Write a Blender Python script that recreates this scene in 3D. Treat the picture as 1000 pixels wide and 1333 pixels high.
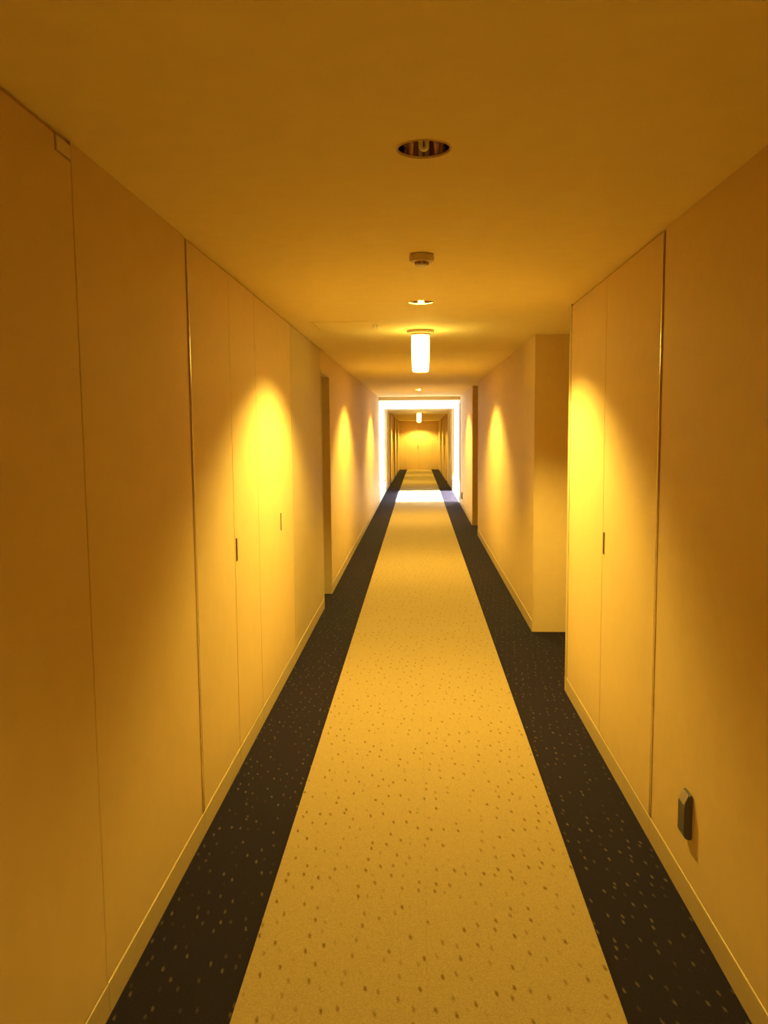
import bpy, bmesh, math, random
from mathutils import Matrix, Vector
random.seed(7)
for o in list(bpy.data.objects): bpy.data.objects.remove(o)
scene = bpy.context.scene
COL = scene.collection
PI = math.pi

# ------------------------------------------------------------------ camera
F_PX = 1060.0
EYE = 1.575
CAM_ROWS = ((0.9990745495, 0.0040530408, 0.0428207581),
            (0.0422025348, 0.0998793323, -0.9941041520),
            (-0.0083060534, 0.9949913024, 0.0996158503))
cam_data = bpy.data.cameras.new('camera')
cam_data.sensor_fit = 'VERTICAL'
cam_data.sensor_height = 36.0
cam_data.lens = 36.0 * F_PX / 1333.0
cam_data.clip_start = 0.02
cam_data.clip_end = 400
cam = bpy.data.objects.new('camera', cam_data)
COL.objects.link(cam)
cam.matrix_world = Matrix.Translation((0, 0, EYE)) @ Matrix(CAM_ROWS).to_4x4()
scene.camera = cam

# ------------------------------------------------------------------ sky, sun, exposure
SKY_STRENGTH = 0.7
SUN_STRENGTH = 75.0
SUN_ELEV = math.radians(42)
DOWN_W = 345.0          # lit downlights
SHADE_EMIT = 18.0       # opal cylinder lamps
LAMP_RGB = (1.0, 0.715, 0.125)
world = bpy.data.worlds.new('sky')
scene.world = world
world.use_nodes = True
nt = world.node_tree
bg = nt.nodes['Background']
sky = nt.nodes.new('ShaderNodeTexSky')
sky.sky_type = 'NISHITA'
sky.sun_disc = False
sky.sun_elevation = SUN_ELEV
sky.sun_rotation = math.radians(-84)
sky.air_density = 1.2
sky.dust_density = 3.0
nt.links.new(sky.outputs[0], bg.inputs[0])
bg.inputs[1].default_value = SKY_STRENGTH

sun_data = bpy.data.lights.new('sun', 'SUN')
sun_data.energy = SUN_STRENGTH
sun_data.angle = math.radians(0.6)
sun_data.color = (1.0, 0.95, 0.88)
sun = bpy.data.objects.new('sun', sun_data)
COL.objects.link(sun)
_d = Vector((math.cos(SUN_ELEV) * 0.995, math.cos(SUN_ELEV) * 0.10, -math.sin(SUN_ELEV)))
sun.rotation_euler = _d.to_track_quat('-Z', 'Y').to_euler()
sun.location = (-20, 10, 20)

vs = scene.view_settings
vs.view_transform = 'Standard'
vs.look = 'None'
vs.exposure = 0.0
vs.gamma = 1.0
vs.use_curve_mapping = False

# ------------------------------------------------------------------ measurements
XL, XR = -0.848, 0.882        # wall faces
C = 2.285                     # corridor ceiling
Y0 = -3.2                     # closed end behind the camera
Y1, Y2 = 17.63, 21.1          # the glazed link
Y3 = 35.9                     # end wall
SLOPE = 0.0102                # the far corridor falls gently
C2 = 2.13                     # ceiling of far corridor at its start
CL = 2.215                     # ceiling of the link
RUN_L, RUN_R = -0.51, 0.548   # carpet runner edges
PT = 0.008                    # panel thickness
THICK = 0.92                  # wall depth
CX = 0.016                    # ceiling lamp line
def fz(y): return -SLOPE * (y - Y2) if y > Y2 else 0.0

# ------------------------------------------------------------------ materials
def nodes_of(name):
    m = bpy.data.materials.new(name); m.use_nodes = True
    t = m.node_tree
    return m, t, t.nodes['Principled BSDF']

def mapped(t, scale=(1, 1, 1), rot=(0, 0, 0)):
    g = t.nodes.new('ShaderNodeNewGeometry')
    mp = t.nodes.new('ShaderNodeMapping')
    mp.inputs['Scale'].default_value = scale
    mp.inputs['Rotation'].default_value = rot
    t.links.new(g.outputs['Position'], mp.inputs['Vector'])
    return mp.outputs[0]

def ramp(t, fac, stops):
    r = t.nodes.new('ShaderNodeValToRGB')
    while len(r.color_ramp.elements) < len(stops): r.color_ramp.elements.new(0.5)
    for e, (p, c) in zip(r.color_ramp.elements, stops):
        e.position = p; e.color = (*c, 1) if len(c) == 3 else c
    t.links.new(fac, r.inputs[0])
    return r.outputs[0]

def plain(name, rgb, rough=0.6, metal=0.0, spec=0.4, var=0.06, nscale=40, bump=0.0, bscale=300):
    m, t, b = nodes_of(name)
    n = t.nodes.new('ShaderNodeTexNoise'); n.inputs['Scale'].default_value = nscale; n.inputs['Detail'].default_value = 3
    t.links.new(mapped(t), n.inputs['Vector'])
    lo = tuple(c * (1 - var) for c in rgb); hi = tuple(min(1, c * (1 + var)) for c in rgb)
    t.links.new(ramp(t, n.outputs[0], [(0.3, lo), (0.7, hi)]), b.inputs['Base Color'])
    b.inputs['Roughness'].default_value = rough
    b.inputs['Metallic'].default_value = metal
    b.inputs['Specular IOR Level'].default_value = spec
    if bump:
        n2 = t.nodes.new('ShaderNodeTexNoise'); n2.inputs['Scale'].default_value = bscale; n2.inputs['Detail'].default_value = 2
        t.links.new(mapped(t), n2.inputs['Vector'])
        bp = t.nodes.new('ShaderNodeBump'); bp.inputs['Strength'].default_value = bump; bp.inputs['Distance'].default_value = 0.002
        t.links.new(n2.outputs[0], bp.inputs['Height']); t.links.new(bp.outputs[0], b.inputs['Normal'])
    return m

def emitter(name, rgb, strength):
    m, t, b = nodes_of(name)
    b.inputs['Base Color'].default_value = (0.8, 0.75, 0.65, 1)
    b.inputs['Roughness'].default_value = 0.4
    b.inputs['Emission Color'].default_value = (*rgb, 1)
    b.inputs['Emission Strength'].default_value = strength
    return m

WALL_RGB = (0.62, 0.458, 0.23)
M = {}
M['wall'] = plain('wall_covering', WALL_RGB, 0.55, spec=0.3, var=0.025, nscale=14, bump=0.05, bscale=420)
M['panel'] = plain('panel_facing', (0.62, 0.458, 0.23), 0.58, spec=0.22, var=0.02, nscale=9, bump=0.06, bscale=380)
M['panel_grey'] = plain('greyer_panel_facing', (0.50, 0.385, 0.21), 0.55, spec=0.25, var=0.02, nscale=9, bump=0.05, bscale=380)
M['ceiling'] = plain('ceiling_paint', (0.86, 0.73, 0.42), 0.8, spec=0.2, var=0.02, nscale=10, bump=0.1, bscale=350)
M['base'] = plain('baseboard_vinyl', (0.52, 0.40, 0.21), 0.4, spec=0.4, var=0.03)
M['white'] = plain('white_plaster', (0.86, 0.85, 0.83), 0.7, spec=0.2, var=0.02)
M['alu'] = plain('aluminium_trim', (0.80, 0.76, 0.68), 0.22, metal=1.0, var=0.03)
M['slot'] = plain('dark_bronze_pull', (0.27, 0.19, 0.09), 0.45, metal=0.3, var=0.08)
M['joint'] = plain('joint_filler', (0.48, 0.27, 0.10), 0.8, spec=0.2)
M['greybox'] = plain('grey_plastic_case', (0.090, 0.078, 0.10), 0.45, spec=0.4, var=0.06)
M['greytop'] = plain('grey_plastic_cover', (0.30, 0.235, 0.20), 0.4, spec=0.4, var=0.06)
M['plastic'] = plain('ivory_plastic', (0.62, 0.50, 0.32), 0.45, spec=0.4, var=0.03)
M['plastic_dark'] = plain('brown_plastic_grille', (0.34, 0.24, 0.14), 0.5, spec=0.4, var=0.03)
M['reflector'] = plain('mirror_reflector', (0.52, 0.42, 0.40), 0.07, metal=1.0, var=0.04)
M['tube_off'] = plain('unlit_glass_tube', (0.95, 0.93, 0.86), 0.12, spec=0.8, var=0.02)
M['lamp_on'] = emitter('lit_tube', LAMP_RGB, 350.0)
M['shade'] = emitter('lit_opal_glass', LAMP_RGB, SHADE_EMIT)
M['frame'] = plain('white_window_frame', (0.82, 0.82, 0.80), 0.4, spec=0.4, var=0.02)
M['concrete'] = plain('pale_concrete', (0.62, 0.60, 0.57), 0.85, spec=0.2, var=0.08, nscale=3)
M['brown'] = plain('brown_door_laminate', (0.50, 0.39, 0.24), 0.45, spec=0.4, var=0.04)

def carpet(name, base, speck, cell, aspect, size, chance, grain):
    m, t, b = nodes_of(name)
    co = mapped(t, (1.0 / cell, 1.0 / (cell * aspect), 1), (0, 0, math.radians(9)))
    v = t.nodes.new('ShaderNodeTexVoronoi'); v.feature = 'F1'; v.inputs['Scale'].default_value = 1.0
    v.inputs['Randomness'].default_value = 0.78
    v.voronoi_dimensions = '2D'
    # long narrow tufts: squash distance by warping coordinates with fine noise
    nz = t.nodes.new('ShaderNodeTexNoise'); nz.inputs['Scale'].default_value = 160; nz.inputs['Detail'].default_value = 1
    t.links.new(mapped(t), nz.inputs['Vector'])
    mx = t.nodes.new('ShaderNodeMixRGB'); mx.blend_type = 'LINEAR_LIGHT'; mx.inputs[0].default_value = 0.085
    t.links.new(co, mx.inputs[1]); t.links.new(nz.outputs[1], mx.inputs[2])
    t.links.new(mx.outputs[0], v.inputs['Vector'])
    sub = t.nodes.new('ShaderNodeVectorMath'); sub.operation = 'SUBTRACT'
    t.links.new(mx.outputs[0], sub.inputs[0]); t.links.new(v.outputs['Position'], sub.inputs[1])
    sx = t.nodes.new('ShaderNodeSeparateXYZ'); t.links.new(sub.outputs[0], sx.inputs[0])
    sh = t.nodes.new('ShaderNodeMath'); sh.operation = 'MULTIPLY_ADD'; sh.inputs[1].default_value = 0.32
    t.links.new(sx.outputs[1], sh.inputs[0]); t.links.new(sx.outputs[0], sh.inputs[2])
    sy = t.nodes.new('ShaderNodeMath'); sy.operation = 'MULTIPLY'; sy.inputs[1].default_value = 0.62
    t.links.new(sx.outputs[1], sy.inputs[0])
    cb = t.nodes.new('ShaderNodeCombineXYZ'); t.links.new(sh.outputs[0], cb.inputs[0]); t.links.new(sy.outputs[0], cb.inputs[1])
    ln = t.nodes.new('ShaderNodeVectorMath'); ln.operation = 'LENGTH'; t.links.new(cb.outputs[0], ln.inputs[0])
    spot = ramp(t, ln.outputs['Value'], [(size * 0.3, (1, 1, 1)), (size, (0, 0, 0))])
    sep = t.nodes.new('ShaderNodeSeparateColor'); t.links.new(v.outputs['Color'], sep.inputs[0])
    pick = ramp(t, sep.outputs[0], [(1 - chance - 0.02, (0, 0, 0)), (min(0.99, 1 - chance + 0.7), (1, 1, 1))])
    mul = t.nodes.new('ShaderNodeMath'); mul.operation = 'MULTIPLY'
    t.links.new(spot, mul.inputs[0]); t.links.new(pick, mul.inputs[1])
    n = t.nodes.new('ShaderNodeTexNoise'); n.inputs['Scale'].default_value = 220; n.inputs['Detail'].default_value = 3
    t.links.new(mapped(t), n.inputs['Vector'])
    lo = tuple(c * (1 - grain) for c in base); hi = tuple(c * (1 + grain) for c in base)
    bc = ramp(t, n.outputs[0], [(0.3, lo), (0.7, hi)])
    mix = t.nodes.new('ShaderNodeMixRGB'); t.links.new(mul.outputs[0], mix.inputs[0])
    t.links.new(bc, mix.inputs[1]); mix.inputs[2].default_value = (*speck, 1)
    t.links.new(mix.outputs[0], b.inputs['Base Color'])
    b.inputs['Roughness'].default_value = 0.95
    b.inputs['Specular IOR Level'].default_value = 0.1
    bp = t.nodes.new('ShaderNodeBump'); bp.inputs['Strength'].default_value = 0.35; bp.inputs['Distance'].default_value = 0.004
    t.links.new(n.outputs[0], bp.inputs['Height']); t.links.new(bp.outputs[0], b.inputs['Normal'])
    return m
M['runner'] = carpet('beige_runner_pile', (0.37, 0.276, 0.135), (0.175, 0.10, 0.03), 0.052, 1.5, 0.135, 0.85, 0.16)
M['border'] = carpet('dark_border_pile', (0.018, 0.0138, 0.027), (0.12, 0.09, 0.075), 0.044, 1.5, 0.135, 0.75, 0.25)

def glass_mat():
    m = bpy.data.materials.new('window_glass'); m.use_nodes = True
    t = m.node_tree; t.nodes.remove(t.nodes['Principled BSDF'])
    out = t.nodes['Material Output']
    tr = t.nodes.new('ShaderNodeBsdfTransparent'); tr.inputs[0].default_value = (0.93, 0.95, 0.95, 1)
    gl = t.nodes.new('ShaderNodeBsdfGlossy'); gl.inputs['Roughness'].default_value = 0.03
    fr = t.nodes.new('ShaderNodeFresnel'); fr.inputs[0].default_value = 1.3
    mx = t.nodes.new('ShaderNodeMixShader')
    t.links.new(fr.outputs[0], mx.inputs[0]); t.links.new(tr.outputs[0], mx.inputs[1]); t.links.new(gl.outputs[0], mx.inputs[2])
    t.links.new(mx.outputs[0], out.inputs[0])
    return m
M['glass'] = glass_mat()

# ------------------------------------------------------------------ helpers
def empty(name, loc=(0, 0, 0), rz=0):
    o = bpy.data.objects.new(name, None); COL.objects.link(o)
    o.location = loc; o.rotation_euler = (0, 0, rz); o.empty_display_size = 0.1
    return o
def link(name, bm, mat, parent=None, smooth=False):
    me = bpy.data.meshes.new(name)
    bmesh.ops.recalc_face_normals(bm, faces=bm.faces)
    bm.to_mesh(me); bm.free()
    me.materials.append(M[mat])
    if smooth:
        for p in me.polygons: p.use_smooth = True
    o = bpy.data.objects.new(name, me); COL.objects.link(o)
    if parent is not None: o.parent = parent
    return o
def tag(o, label=None, cat=None, group=None, kind=None):
    if label: o['label'] = label
    if cat: o['category'] = cat
    if group: o['group'] = group
    if kind: o['kind'] = kind
    return o
def add_box(bm, x0, x1, y0, y1, z0, z1, bev=0.0, slope=True):
    """axis box; its lower and upper ends follow the falling floor of the far corridor"""
    vs_ = []
    for x in (x0, x1):
        for y in (y0, y1):
            d = fz(y) if slope else 0.0
            vs_.append((bm.verts.new((x, y, z0 + d)), bm.verts.new((x, y, z1 + d))))
    a, b, c, d = vs_
    fs = [bm.faces.new(q) for q in ((a[0], b[0], b[1], a[1]), (c[0], c[1], d[1], d[0]), (a[0], a[1], c[1], c[0]),
                                    (b[0], d[0], d[1], b[1]), (a[0], c[0], d[0], b[0]), (a[1], b[1], d[1], c[1]))]
    if bev:
        es = list({e for f in fs for e in f.edges})
        bmesh.ops.bevel(bm, geom=es, offset=bev, segments=1, affect='EDGES')
def box(name, mat, x0, x1, y0, y1, z0, z1, parent=None, bev=0.0, slope=True):
    bm = bmesh.new(); add_box(bm, min(x0, x1), max(x0, x1), min(y0, y1), max(y0, y1), z0, z1, bev, slope)
    return link(name, bm, mat, parent)
def lathe(bm, prof, seg=32, center=(0, 0, 0), close=False):
    rings = []
    for r, z in prof:
        if r < 1e-6: rings.append([bm.verts.new((center[0], center[1], center[2] + z))])
        else: rings.append([bm.verts.new((center[0] + r * math.cos(2 * PI * k / seg), center[1] + r * math.sin(2 * PI * k / seg), center[2] + z)) for k in range(seg)])
    for A, B in zip(rings, rings[1:]):
        for k in range(seg):
            k2 = (k + 1) % seg
            if len(A) == 1 and len(B) == 1: continue
            if len(A) == 1: bm.faces.new((A[0], B[k], B[k2]))
            elif len(B) == 1: bm.faces.new((A[k], B[0], A[k2]))
            else: bm.faces.new((A[k], B[k], B[k2], A[k2]))
def tube_path(bm, pts, r, seg=10):
    rings = []
    for i, p in enumerate(pts):
        p = Vector(p)
        t = (Vector(pts[min(i + 1, len(pts) - 1)]) - Vector(pts[max(i - 1, 0)])).normalized()
        up = Vector((0, 1, 0)) if abs(t.y) < 0.9 else Vector((1, 0, 0))
        u = t.cross(up).normalized(); w = t.cross(u)
        rings.append([bm.verts.new(p + u * (r * math.cos(2 * PI * k / seg)) + w * (r * math.sin(2 * PI * k / seg))) for k in range(seg)])
    for A, B in zip(rings, rings[1:]):
        for k in range(seg): bm.faces.new((A[k], A[(k + 1) % seg], B[(k + 1) % seg], B[k]))
    bm.faces.new(rings[0]); bm.faces.new(rings[-1])

# ------------------------------------------------------------------ floor and runner
fl = box('floor', 'border', XL - THICK, XR + THICK, Y0 - 0.2, Y2, -0.15, 0.0)
tag(fl, 'dark speckled carpet bordering both sides of the beige runner', kind='structure')
fl2 = box('floor', 'border', XL - THICK, XR + THICK, Y2, Y3 + 0.2, -0.15, 0.0)
tag(fl2, 'dark carpet floor of the far corridor beyond the daylit link', kind='structure')
def runner(y0, y1, label):
    r = empty('carpet_runner', ((RUN_L + RUN_R) / 2, y0, fz(y0)))
    tag(r, label, 'carpet', 'beige carpet runners down the middle of the corridor')
    mid = 0.018
    for xa, xb in ((RUN_L, mid - 0.0001), (mid + 0.0001, RUN_R)):
        s = box('carpet_strip', 'runner', xa, xb, y0, y1, 0.0005, 0.006, r, bev=0.0004)
        s.matrix_parent_inverse = Matrix.Translation(r.location).inverted()
    return r
runner(Y0 + 0.01, Y2 - 0.005, 'beige carpet runner with brown flecks running from the foreground to the daylit link')
runner(Y2 + 0.005, Y3 - 0.01, 'beige carpet runner in the far corridor beyond the daylit link')

# ------------------------------------------------------------------ walls
def side(s):       # face x of a side, outward sign
    return (XL, -1) if s == 'left' else (XR, 1)
WALL = {}
def wall_root(name, s, label):
    o = empty(name, (side(s)[0], 0, 0)); tag(o, label, kind='structure'); return o
def child_fix(o, parent):
    o.parent = parent; o.matrix_parent_inverse = Matrix.Translation(parent.location).inverted(); return o
def backing(root, s, y0, y1, depth0=PT, z0=-0.02, z1=2.6):
    x, g = side(s)
    child_fix(box('wall_core', 'joint', x + g * depth0, x + g * THICK, y0, y1, z0, z1), root)
def panel(root, s, y0, y1, ztop, gap=0.005, zbot=0.0, mat='panel', name='wall_panel', bev=0.0015, front=0.0):
    x, g = side(s)
    o = box(name, mat, x - g * front, x + g * PT, y0 + gap / 2, y1 - gap / 2, zbot, ztop, bev=bev)
    return child_fix(o, root)
def baseboard(root, s, y0, y1, gap=0.003, h=0.09):
    x, g = side(s)
    bm = bmesh.new()
    # ledge-topped skirting: profile in (depth, z)
    prof = [(0, 0), (0.0035, 0), (0.0035, h - 0.003), (0.0025, h - 0.0008), (0, h)]
    A = [bm.verts.new((x - g * d, y0 + gap / 2, z + fz(y0))) for d, z in prof]
    B = [bm.verts.new((x - g * d, y1 - gap / 2, z + fz(y1))) for d, z in prof]
    n = len(prof)
    for k in range(n): bm.faces.new((A[k], A[(k + 1) % n], B[(k + 1) % n], B[k]))
    bm.faces.new(A); bm.faces.new(B)
    child_fix(link('skirting_piece', bm, 'base'), root)
def pull(door, s, y, z, h=0.107, w=0.02):
    """slim flush pull: a raised rim around a sunk slot"""
    x, g = side(s)
    t = 0.004; r = 0.005
    bm = bmesh.new()
    for (a, b, c, d) in ((y - w / 2, y - w / 2 + r, z - h / 2, z + h / 2), (y + w / 2 - r, y + w / 2, z - h / 2, z + h / 2),
                         (y - w / 2 + r, y + w / 2 - r, z + h / 2 - r, z + h / 2), (y - w / 2 + r, y + w / 2 - r, z - h / 2, z - h / 2 + r)):
        add_box(bm, min(x, x - g * t), max(x, x - g * t), a, b, c, d, slope=False)
    add_box(bm, min(x, x - g * 0.0008), max(x, x - g * 0.0008), y - w / 2 + r, y + w / 2 - r, z - h / 2 + r, z + h / 2 - r, slope=False)
    o = child_fix(link('handle', bm, 'slot'), door)
    tag(o, 'slim dark bronze recessed pull')
door_no = [0]
def door(s, y0, y1, ztop, label, pulls=(), mat='panel', depth=0.0, gap=0.005, zbot=0.091):
    door_no[0] += 1
    x, g = side(s)
    d = empty('door_%d' % door_no[0], (x + g * depth, (y0 + y1) / 2, fz(y0)))
    tag(d, label, kind='structure')
    o = box('door_leaf', mat, x + g * depth, x + g * (depth + PT), y0 + gap / 2, y1 - gap / 2, zbot, ztop, bev=0.0015)
    child_fix(o, d)
    for (yy, zz) in pulls: pull(d, s, yy, zz)
    return d
def metal_edge(s, y, ztop, name, label, w=0.006, zbot=0.095):
    x, g = side(s)
    o = box(name, 'alu', x - g * 0.003, x + g * 0.006, y - w / 2, y + w / 2, zbot, ztop, bev=0.0012)
    tag(o, label, kind='structure')

GAPTOP = C - 0.009
WL = wall_root('wall_left', 'left', 'cream panelled wall along the left of the corridor')
WR = wall_root('wall_right', 'right', 'cream panelled wall along the right of the corridor')
BL = wall_root('baseboard_left', 'left', 'low cream skirting along the left wall')
BR = wall_root('baseboard_right', 'right', 'low cream skirting along the right wall')

# left wall, near to far
backing(WL, 'left', Y0, 7.10)
panel(WL, 'left', Y0, 0.95, C)
door('left', 0.95, 2.035, GAPTOP - 0.003, 'full-height flush door at far left with a pivot plate at its top corner')
panel(WL, 'left', 2.035, 3.012, C, gap=0.004)
panel(WL, 'left', 3.036, 3.683, GAPTOP)
door('left', 3.683, 4.255, GAPTOP, 'narrow flush door in left wall, pull beside its near edge', [(3.716, 1.03)])
door('left', 4.255, 5.438, GAPTOP, 'wide flush door in left wall under the nearest bright scallop of light', [(4.938, 1.023)])
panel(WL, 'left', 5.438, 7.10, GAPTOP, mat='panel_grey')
metal_edge('left', 3.032, GAPTOP, 'trim_1', 'thin metal edge strip on left wall beside the wide dark joint')
# recessed doorway with a lintel
DOORTOP = 2.105
backing(WL, 'left', 7.10, 7.79, depth0=0.16)
child_fix(box('door_lintel', 'wall', XL, XL - 0.16, 7.10, 7.79, DOORTOP, C), WL)
door('left', 7.13, 7.76, DOORTOP - 0.03, 'recessed doorway in left wall beyond the flush panels', mat='brown', depth=0.13, zbot=0.005)
fr = empty('trim_2', (XL, 7.445, 0)); tag(fr, 'door frame lining the recessed doorway in left wall', kind='structure')
for a, b, c, d in ((7.10, 7.125, 0, DOORTOP), (7.765, 7.79, 0, DOORTOP), (7.125, 7.765, DOORTOP - 0.025, DOORTOP)):
    child_fix(box('frame_piece', 'base', XL + 0.004, XL - 0.13, a, b, c, d, bev=0.002), fr)
backing(WL, 'left', 7.79, Y1)
for a, b in ((7.79, 8.866), (8.866, 10.45), (10.45, 11.95), (11.95, 13.36), (13.36, 15.2), (15.2, 16.5), (16.5, Y1)):
    panel(WL, 'left', a, b, C, mat='wall')
for a, b in ((Y0, 0.95), (0.95, 2.035), (2.035, 3.024), (3.024, 3.683), (3.683, 4.255), (4.255, 5.438), (5.438, 7.10), (7.79, 8.866), (8.866, 13.36), (13.36, Y1)):
    baseboard(BL, 'left', a, b)

# right wall, near to far
backing(WR, 'right', Y0, 4.854)
panel(WR, 'right', Y0, 0.6, C, mat='wall')
panel(WR, 'right', 0.6, 3.021, C, mat='wall')
door('right', 3.045, 3.922, GAPTOP, 'flush door in right wall with a slim pull at its far edge', [(3.888, 1.032)])
panel(WR, 'right', 3.922, 4.795, GAPTOP)
panel(WR, 'right', 4.795, 4.854, C, mat='base', name='corner_post', front=0.003)
metal_edge('right', 3.041, GAPTOP, 'trim_3', 'thin metal edge strip on right wall beside the dark joint')
def alcove(s, root, y0, y1, depth, label, ztop=C):
    x, g = side(s)
    backing(root, s, y0, y1, depth0=depth)
    w = (y1 - y0)
    m = (y0 + y1) / 2
    door(s, m - 0.42, m + 0.42, 2.05, label, mat='brown', depth=depth - 0.021, zbot=0.006)
alcove('right', WR, 4.854, 6.283, 0.62, 'brown room door set in the back of the right alcove')
backing(WR, 'right', 6.283, 12.21)
child_fix(box('alcove_return', 'wall', XR + PT, XR + 0.62, 6.281, 6.283, 0, C), WR)
for a, b in ((6.283, 6.99), (6.99, 8.6), (8.6, 10.4), (10.4, 12.21)):
    panel(WR, 'right', a, b, C, mat='wall')
alcove('right', WR, 12.21, 13.43, 0.62, 'brown room door in the second right alcove near the link')
backing(WR, 'right', 13.43, Y1)
child_fix(box('alcove_return', 'wall', XR + PT, XR + 0.62, 13.428, 13.43, 0, C), WR)
for a, b in ((13.43, 15.1), (15.1, 16.6), (16.6, 17.28)):
    panel(WR, 'right', a, b, C, mat='wall')
o = box('trim_4', 'slot', XR - 0.012, XR + PT, 17.29, 17.50, 0, 2.17, bev=0.003); tag(o, 'dark vertical post on right wall at the mouth of the link', kind='structure')
panel(WR, 'right', 17.51, Y1, C, mat='wall')
for a, b in ((Y0, 3.033), (3.033, 3.922), (3.922, 4.854), (6.283, 6.99), (6.99, 12.21), (13.43, 17.28)):
    baseboard(BR, 'right', a, b)

# closed end behind the viewer
WB = box('wall_back', 'wall', XL - THICK, XR + THICK, Y0 - 0.15, Y0, -0.02, 2.6); tag(WB, 'plain cream wall closing the corridor behind the viewpoint', kind='structure')

# far corridor
H2 = C2
WL2 = wall_root('wall_left', 'left', 'left wall of the far corridor beyond the daylit link')
WR2 = wall_root('wall_right', 'right', 'right wall of the far corridor beyond the daylit link')
BL2 = wall_root('baseboard_left', 'left', 'skirting on the left of the far corridor')
BR2 = wall_root('baseboard_right', 'right', 'skirting on the right of the far corridor')
far = {'left': [('p', Y2, 22.4), ('p', 22.4, 24.0), ('a', 24.0, 25.0), ('p', 25.0, 26.6), ('p', 26.6, 28.3), ('a', 28.3, 29.4), ('p', 29.4, 31.4), ('a', 31.4, 32.4), ('p', 32.4, 34.2), ('p', 34.2, Y3)],
       'right': [('p', Y2, 23.0), ('p', 23.0, 25.2), ('a', 25.2, 26.3), ('p', 26.3, 28.6), ('p', 28.6, 30.6), ('a', 30.6, 31.7), ('p', 31.7, 33.8), ('p', 33.8, Y3)]}
ordn = {0: 'nearest', 1: 'middle', 2: 'farthest'}
for s, root, bb in (('left', WL2, BL2), ('right', WR2, BR2)):
    k = 0
    n_alc = sum(1 for e in far[s] if e[0] == 'a')
    for kind, a, b in far[s]:
        if kind == 'p':
            backing(root, s, a, b, z1=2.45)
            panel(root, s, a, b, H2, mat='wall')
            baseboard(bb, s, a, b)
        else:
            which = (['nearer', 'farther'] if n_alc == 2 else ['nearest', 'middle', 'farthest'])[k]
            backing(root, s, a, b, depth0=0.35, z1=2.45)
            m = (a + b) / 2
            door(s, m - 0.4, m + 0.4, 2.0, '%s of the recessed brown doors on the %s of the far corridor' % (which, s), mat='brown', depth=0.329, zbot=0.006)
            k += 1
# end wall: side panels, head and a pair of leaves
WE = empty('wall_end', (0, Y3, fz(Y3))); tag(WE, 'cream wall closing the far end of the corridor', kind='structure')
child_fix(box('wall_core', 'joint', XL - THICK, XR + THICK, Y3 + PT, Y3 + 0.2, 0, 2.45), WE)
dm = 0.0
for a, b in ((XL, -0.60), (0.60, XR)):
    child_fix(box('wall_panel', 'wall', a, b - 0.003, Y3, Y3 + PT, 0, H2, bev=0.002), WE)
child_fix(box('wall_panel', 'wall', -0.60, 0.597, Y3, Y3 + PT, 2.03, H2, bev=0.002), WE)
door_no[0] += 1
de = empty('door_%d' % door_no[0], (0, Y3, fz(Y3))); tag(de, 'pair of cream door leaves in the wall at the far end', kind='structure')
for a, b in ((-0.598, -0.006), (0.002, 0.594)):
    child_fix(box('door_leaf', 'panel', a, b, Y3 - 0.004, Y3 + PT, 0.006, 2.024, bev=0.002), de)
hb = bmesh.new(); add_box(hb, -0.05, -0.02, Y3 - 0.03, Y3 - 0.004, 0.90, 1.06, 0.004)
child_fix(link('handle', hb, 'slot'), de)

# ------------------------------------------------------------------ ceiling with round openings
def ceiling_panel(parent, x0, x1, y0, y1, z, holes=(), hr=0.069, slope=False):
    bm = bmesh.new()
    S = 0.12
    zz = (lambda y: z + fz(y)) if slope else (lambda y: z)
    def quad(a, b, c, d):
        bm.faces.new([bm.verts.new((x, y, zz(y))) for x, y in ((a, c), (b, c), (b, d), (a, d))])
    cur = y0
    for h in sorted(holes):
        if h - S > cur + 1e-4: quad(x0, x1, cur, h - S)
        quad(x0, CX - S, h - S, h + S); quad(CX + S, x1, h - S, h + S)
        seg = 32; inner = []; outer = []
        for k in range(seg):
            a = 2 * PI * k / seg; c, s_ = math.cos(a), math.sin(a); q = S / max(abs(c), abs(s_))
            inner.append(bm.verts.new((CX + hr * c, h + hr * s_, zz(h + hr * s_))))
            outer.append(bm.verts.new((CX + q * c, h + q * s_, zz(h + q * s_))))
        for k in range(seg):
            k2 = (k + 1) % seg; bm.faces.new((inner[k], outer[k], outer[k2], inner[k2]))
        cur = h + S
    if cur < y1: quad(x0, x1, cur, y1)
    o = link('ceiling_panel', bm, 'ceiling', None)
    # give the board a little body
    md = o.modifiers.new('board', 'SOLIDIFY'); md.thickness = 0.009; md.offset = 0
    o.location.z += 0.0045
    for p in o.data.polygons: p.use_smooth = False
    return child_fix(o, parent)
DOWN = [-0.5, 2.15, 4.64, 9.38, 14.45]
CE = empty('ceiling', (0, 0, C)); tag(CE, 'cream painted ceiling of the near corridor', kind='structure')
child_fix(box('roof_slab', 'concrete', XL - THICK, XR + THICK, Y0 - 0.2, Y1 + 0.02, C + 0.24, C + 0.45, slope=False), CE)
SEAMS = [Y0, 1.0, 7.617, 12.6, Y1]
for a, b in zip(SEAMS, SEAMS[1:]):
    ceiling_panel(CE, XL - 0.72, XR + 0.72, a + 0.002, b - 0.002, C, [h for h in DOWN if a < h < b])
child_fix(box('joint_backing', 'joint', XL - 0.72, XR + 0.72, 7.58, 7.65, C + 0.012, C + 0.02), CE)
CE2 = empty('ceiling', (0, Y2, C2)); tag(CE2, 'cream ceiling of the far corridor', kind='structure')
child_fix(box('roof_slab', 'concrete', XL - THICK, XR + THICK, Y2, Y3 + 0.2, C2 + 0.24, C2 + 0.40), CE2)
DOWN2 = [25.7, 30.4, 35.1]
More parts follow.
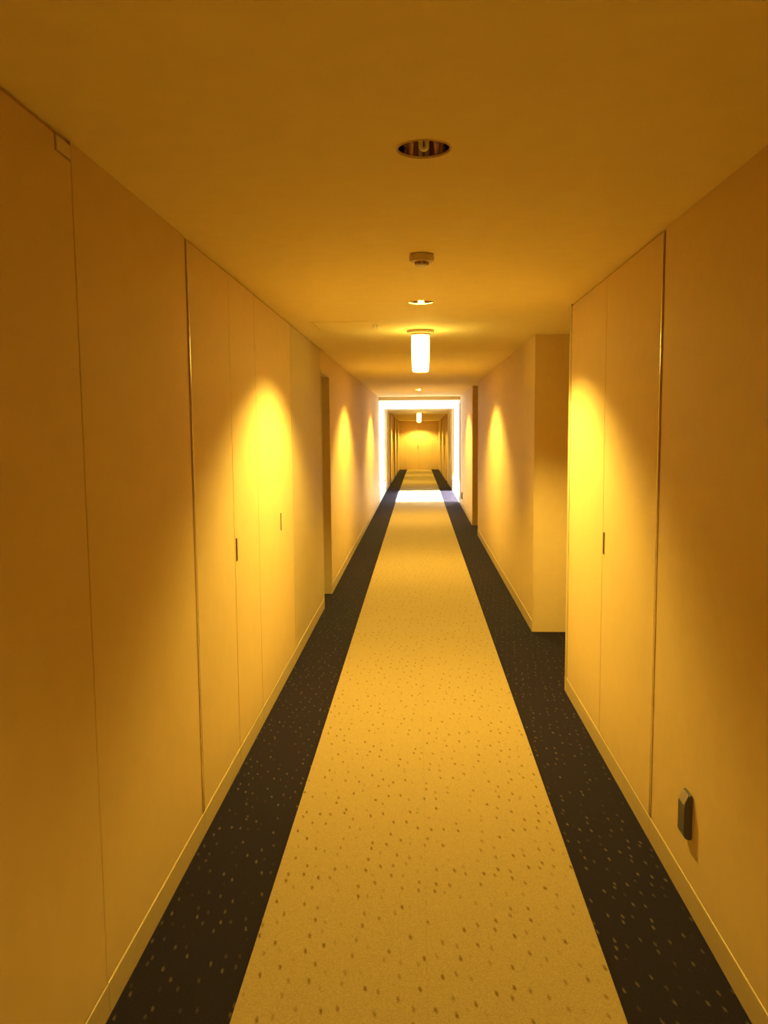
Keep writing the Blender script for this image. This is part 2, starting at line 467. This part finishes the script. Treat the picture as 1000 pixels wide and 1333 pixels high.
for a, b in ((Y2, 28.0), (28.0, Y3)):
    ceiling_panel(CE2, XL - 0.4, XR + 0.4, a + 0.001, b - 0.001, C2, [h for h in DOWN2 if a < h < b], slope=True)

# ------------------------------------------------------------------ glazed link between the two buildings
CEL = empty('ceiling', (0, Y1, CL)); tag(CEL, 'white ceiling of the daylit link', kind='structure')
child_fix(box('roof_slab', 'white', XL - 0.25, XR + 0.25, Y1, Y2, CL, CL + 0.2, slope=False), CEL)
o = box('wall_front', 'ceiling', XL, XR, Y1 - 0.10, Y1 + 0.001, CL - 0.005, C, slope=False); tag(o, 'shallow cream downstand where the link begins', kind='structure')
o = box('wall_front', 'white', XL - 0.1, XR + 0.1, Y2 - 0.002, Y2 + 0.10, C2 - 0.005, C2 + 0.24, slope=False); tag(o, 'white downstand where the far corridor begins', kind='structure')
SILL = 0.26
for s in ('left', 'right'):
    x, g = side(s)
    o = box('wall_%s' % s, 'white', x, x + g * 0.14, Y1, Y2, -0.02, SILL, slope=False); tag(o, 'low white sill wall under the %s glazing of the link' % s, kind='structure')
    wn = 1 if s == 'left' else 2
    w = empty('window_%d' % wn, (x, (Y1 + Y2) / 2, SILL)); tag(w, 'tall daylit window on the %s of the link' % s, kind='structure')
    n = 3; step = (Y2 - Y1) / n
    xa, xb = x + g * 0.03, x + g * 0.09
    for k in range(n + 1):
        yc = Y1 + k * step; hw = 0.022
        a, b = max(Y1, yc - hw), min(Y2, yc + hw)
        child_fix(box('mullion', 'frame', xa, xb, a, b, SILL, CL, bev=0.003, slope=False), w)
    for k in range(n):
        a, b = Y1 + k * step + 0.022, Y1 + (k + 1) * step - 0.022
        for z0, z1 in ((SILL, SILL + 0.05), (CL - 0.05, CL)):
            child_fix(box('rail', 'frame', xa, xb, a, b, z0, z1, bev=0.003, slope=False), w)
        child_fix(box('pane', 'glass', x + g * 0.057, x + g * 0.063, a, b, SILL + 0.05, CL - 0.05, slope=False), w)
for s in ('left', 'right'):
    x, g = side(s)
    for y0, y1, which in ((Y1 - 0.3, Y1, 'near'), (Y2, Y2 + 0.3, 'far')):
        o = box('wall_outside', 'white', x + g * THICK, x + g * 5.5, y0, y1, -3.0, 2.7, slope=False)
        tag(o, 'pale outside wall of the %s building on the %s of the link' % (which, s), kind='structure')
    for y0, y1 in ((Y1 - 0.3, Y1), (Y2, Y2 + 0.3)):
        pass
g_ = box('ground', 'concrete', -120, 120, -60, 160, -3.2, -3.0, slope=False); tag(g_, 'pale paved ground outside the link windows', kind='structure')
o = box('floor', 'white', XL - 0.14, XR + 0.14, Y1 - 0.01, Y2 + 0.01, -0.4, -0.151, slope=False); tag(o, 'white slab edge under the link', kind='structure')

# ------------------------------------------------------------------ ceiling lamps
def copy_tree(o, loc, label):
    c = o.copy(); COL.objects.link(c); c.location = loc; c['label'] = label
    for ch in list(o.children):
        k = ch.copy(); COL.objects.link(k); k.parent = c
        for g2 in list(ch.children):
            q = g2.copy(); COL.objects.link(q); q.parent = k
    return c
def downlight(loc, label, lit):
    r = empty('ceiling_downlight', loc); r.scale = (1.05, 1.05, 1.0); tag(r, label, 'downlight', 'recessed downlights along the ceiling')
    bm = bmesh.new(); lathe(bm, [(0.062, 0.003), (0.063, -0.002), (0.0645, -0.003), (0.067, -0.002), (0.0685, 0.001), (0.0665, 0.004), (0.062, 0.003)], 40)
    link('trim_ring', bm, 'plastic', r, True)
    bm = bmesh.new(); lathe(bm, [(0.0625, 0.001), (0.061, 0.02), (0.056, 0.06), (0.046, 0.095), (0.03, 0.112), (0.0, 0.115), (0.0, 0.118), (0.032, 0.115), (0.049, 0.097), (0.059, 0.06), (0.0645, 0.02), (0.0655, 0.001), (0.0625, 0.001)], 40)
    link('reflector', bm, 'reflector', r, True)
    bm = bmesh.new(); lathe(bm, [(0.0, 0.085), (0.017, 0.085), (0.019, 0.09), (0.019, 0.112), (0.0, 0.112)], 20)
    link('lamp_socket', bm, 'plastic', r)
    bm = bmesh.new()
    pts = [(-0.0075, 0, 0.086), (-0.0075, 0, 0.006)] + [(-0.0075 * math.cos(a), 0, 0.006 - 0.0075 * math.sin(a)) for a in (0.5, 1.05, 1.57, 2.1, 2.64)] + [(0.0075, 0, 0.006), (0.0075, 0, 0.086)]
    tube_path(bm, pts, 0.0058)
    link('lamp_tube', bm, 'lamp_on' if lit else 'tube_off', r, True)
    if lit:
        ld = bpy.data.lights.new('downlight_beam', 'SPOT')
        ld.energy = DOWN_W; ld.color = LAMP_RGB; ld.spot_size = math.radians(131); ld.spot_blend = 0.42
        ld.shadow_soft_size = 0.03
        l = bpy.data.objects.new('downlight_beam', ld); COL.objects.link(l); l.parent = r; l.location = (0, 0, -0.012)
    return r
downlight((CX, DOWN[1], C), 'unlit recessed downlight nearest the viewer with bare twin tube', False)
lit0 = downlight((CX, DOWN[2], C), 'lit recessed downlight just before the hanging cylinder lamp', True)
dim = copy_tree(lit0, (CX, DOWN[0], C), 'lit recessed downlight overhead, above the top edge of the picture')
for ch in dim.children:
    if ch.type == 'LIGHT':
        ch.data = ch.data.copy(); ch.data.energy = DOWN_W * 0.42    # beam power lowered to balance brightness on the near walls
copy_tree(lit0, (CX, DOWN[3], C), 'lit recessed downlight hidden just behind the nearer cylinder lamp')
copy_tree(lit0, (CX, DOWN[4], C), 'lit recessed downlight between the nearer cylinder lamp and the link')
far_beam = [c for c in lit0.children if c.type == 'LIGHT'][0].data.copy(); far_beam.energy = DOWN_W * 0.75
for y, lb in zip(DOWN2, ('nearest lit downlight in the far corridor', 'middle lit downlight in the far corridor', 'lit downlight just in front of the end wall')):
    far_lamp = copy_tree(lit0, (CX, y, C2 + fz(y)), lb)
    for ch in far_lamp.children:
        if ch.type == 'LIGHT':
            ch.data = far_beam

def cylinder_lamp(loc, label):
    r = empty('cylinder_lamp', loc); tag(r, label, 'ceiling lamp', 'opal cylinder lamps on the ceiling')
    bm = bmesh.new(); lathe(bm, [(0.0, 0.0), (0.098, 0.0), (0.098, -0.012), (0.092, -0.02), (0.066, -0.024), (0.0, -0.024)], 40)
    link('ceiling_plate', bm, 'plastic', r)
    bm = bmesh.new(); lathe(bm, [(0.0, -0.022), (0.058, -0.022), (0.063, -0.03), (0.064, -0.12), (0.062, -0.22), (0.059, -0.28), (0.052, -0.293), (0.0, -0.297)], 40)
    link('glass_shade', bm, 'shade', r, True)
    bm = bmesh.new(); lathe(bm, [(0.058, -0.023), (0.067, -0.023), (0.068, -0.03), (0.067, -0.036), (0.0635, -0.036), (0.058, -0.023)], 40)
    link('collar', bm, 'alu', r, True)
    return r
p0 = cylinder_lamp((CX, 5.93, C), 'glowing opal cylinder lamp hanging from the ceiling before the link')
copy_tree(p0, (CX, 24.1, C2 + fz(24.1)), 'small distant glowing cylinder lamp in the far corridor')

# ------------------------------------------------------------------ smoke detector
sd = empty('smoke_detector', (CX, 3.40, C)); tag(sd, 'round smoke detector on the ceiling between the two nearest downlights', 'smoke detector')
bm = bmesh.new(); lathe(bm, [(0.0, 0.0), (0.049, 0.0), (0.051, -0.006), (0.051, -0.022), (0.045, -0.029), (0.0, -0.029)], 36); link('base', bm, 'plastic', sd)
bm = bmesh.new(); lathe(bm, [(0.026, -0.028), (0.026, -0.040), (0.0, -0.040), (0.0, -0.028), (0.026, -0.028)], 28); link('sensor_chamber', bm, 'plastic_dark', sd)
bm = bmesh.new(); lathe(bm, [(0.0, -0.046), (0.024, -0.0455), (0.028, -0.042), (0.028, -0.040), (0.0, -0.040)], 28); link('cap', bm, 'plastic', sd)
for k in range(8):
    a = 2 * PI * k / 8
    bm = bmesh.new(); add_box(bm, 0.025, 0.029, -0.003, 0.003, -0.041, -0.028, slope=False)
    o = link('rib', bm, 'plastic', sd); o.rotation_euler.z = a

# ------------------------------------------------------------------ ceiling access hatch
hx0, hx1, hy0, hy1 = -0.70, -0.255, 5.40, 5.83
ha = empty('ceiling_hatch', ((hx0 + hx1) / 2, (hy0 + hy1) / 2, C)); tag(ha, 'flush square access hatch in the ceiling left of the cylinder lamp', 'hatch')
child_fix(box('cover', 'ceiling', hx0 + 0.012, hx1 - 0.012, hy0 + 0.012, hy1 - 0.012, C - 0.004, C + 0.0, bev=0.001, slope=False), ha)
for a, b, c, d in ((hx0, hx0 + 0.009, hy0, hy1), (hx1 - 0.009, hx1, hy0, hy1), (hx0 + 0.009, hx1 - 0.009, hy0, hy0 + 0.009), (hx0 + 0.009, hx1 - 0.009, hy1 - 0.009, hy1)):
    child_fix(box('frame_bar', 'ceiling', a, b, c, d, C - 0.003, C, bev=0.001, slope=False), ha)
lt = child_fix(box('latch', 'frame', hx1 - 0.026, hx1 - 0.013, 5.56, 5.70, C - 0.014, C - 0.004, bev=0.003, slope=False), ha)
tag(lt, 'pale latch bar')
child_fix(box('latch', 'frame', hx1 - 0.050, hx1 - 0.040, 5.56, 5.70, C - 0.012, C - 0.004, bev=0.003, slope=False), ha)

# ------------------------------------------------------------------ pivot plate at the top of the near left door
pv = empty('pivot_plate', (XL, 1.93, C - 0.05)); tag(pv, 'small metal pivot plate at top corner of the far-left door', 'door hinge')
child_fix(box('plate', 'plastic', XL + 0.004, XL, 1.950, 2.028, C - 0.046, C - 0.014, bev=0.0015, slope=False), pv)
child_fix(box('plate_rim', 'plastic_dark', XL + 0.002, XL, 1.946, 2.0315, C - 0.050, C - 0.0125, slope=False), pv)

# ------------------------------------------------------------------ small grey wall cases low on the right wall
def wall_case(y, z, label):
    r = empty('wall_case', (XR, y, z)); tag(r, label, 'wall box', 'small dark boxes low on the right wall')
    h, w, p = 0.15, 0.068, 0.026
    # body: upright case with a sloping head
    prof = [(0, -h / 2), (0.016, -h / 2), (p, -h / 2 + 0.012), (p, h / 2 - 0.035), (0.010, h / 2), (0, h / 2)]
    bm = bmesh.new()
    A = [bm.verts.new((-d, -w / 2, zz)) for d, zz in prof]; B = [bm.verts.new((-d, w / 2, zz)) for d, zz in prof]
    n = len(prof)
    for k in range(n): bm.faces.new((A[k], A[(k + 1) % n], B[(k + 1) % n], B[k]))
    bm.faces.new(A); bm.faces.new(B)
    es = list(bm.edges); bmesh.ops.bevel(bm, geom=es, offset=0.003, segments=2, affect='EDGES')
    link('case', bm, 'greybox', r)
    # lighter cover let into the sloping head
    s0, s1 = Vector((-p, 0, h / 2 - 0.035)), Vector((-0.010, 0, h / 2))
    nrm = Vector((-(s1.z - s0.z), 0, (s1.x - s0.x))).normalized()
    if nrm.z < 0: nrm = -nrm
    bm = bmesh.new()
    q = []
    for off in (0.0, 0.002):
        q.append([bm.verts.new(s0.lerp(s1, t) + nrm * off + Vector((0, yy, 0))) for t, yy in ((0.06, -w * .40), (0.06, w * .40), (0.96, w * .40), (0.96, -w * .40))])
    bm.faces.new(q[0]); bm.faces.new(q[1])
    for k in range(4): bm.faces.new((q[0][k], q[0][(k + 1) % 4], q[1][(k + 1) % 4], q[1][k]))
    link('sloping_cover', bm, 'greytop', r)
wall_case(2.60, 0.315, 'small dark grey box low on the right wall in the foreground')
wall_case(16.5, 0.25, 'tiny distant dark box low on the right wall near the link')
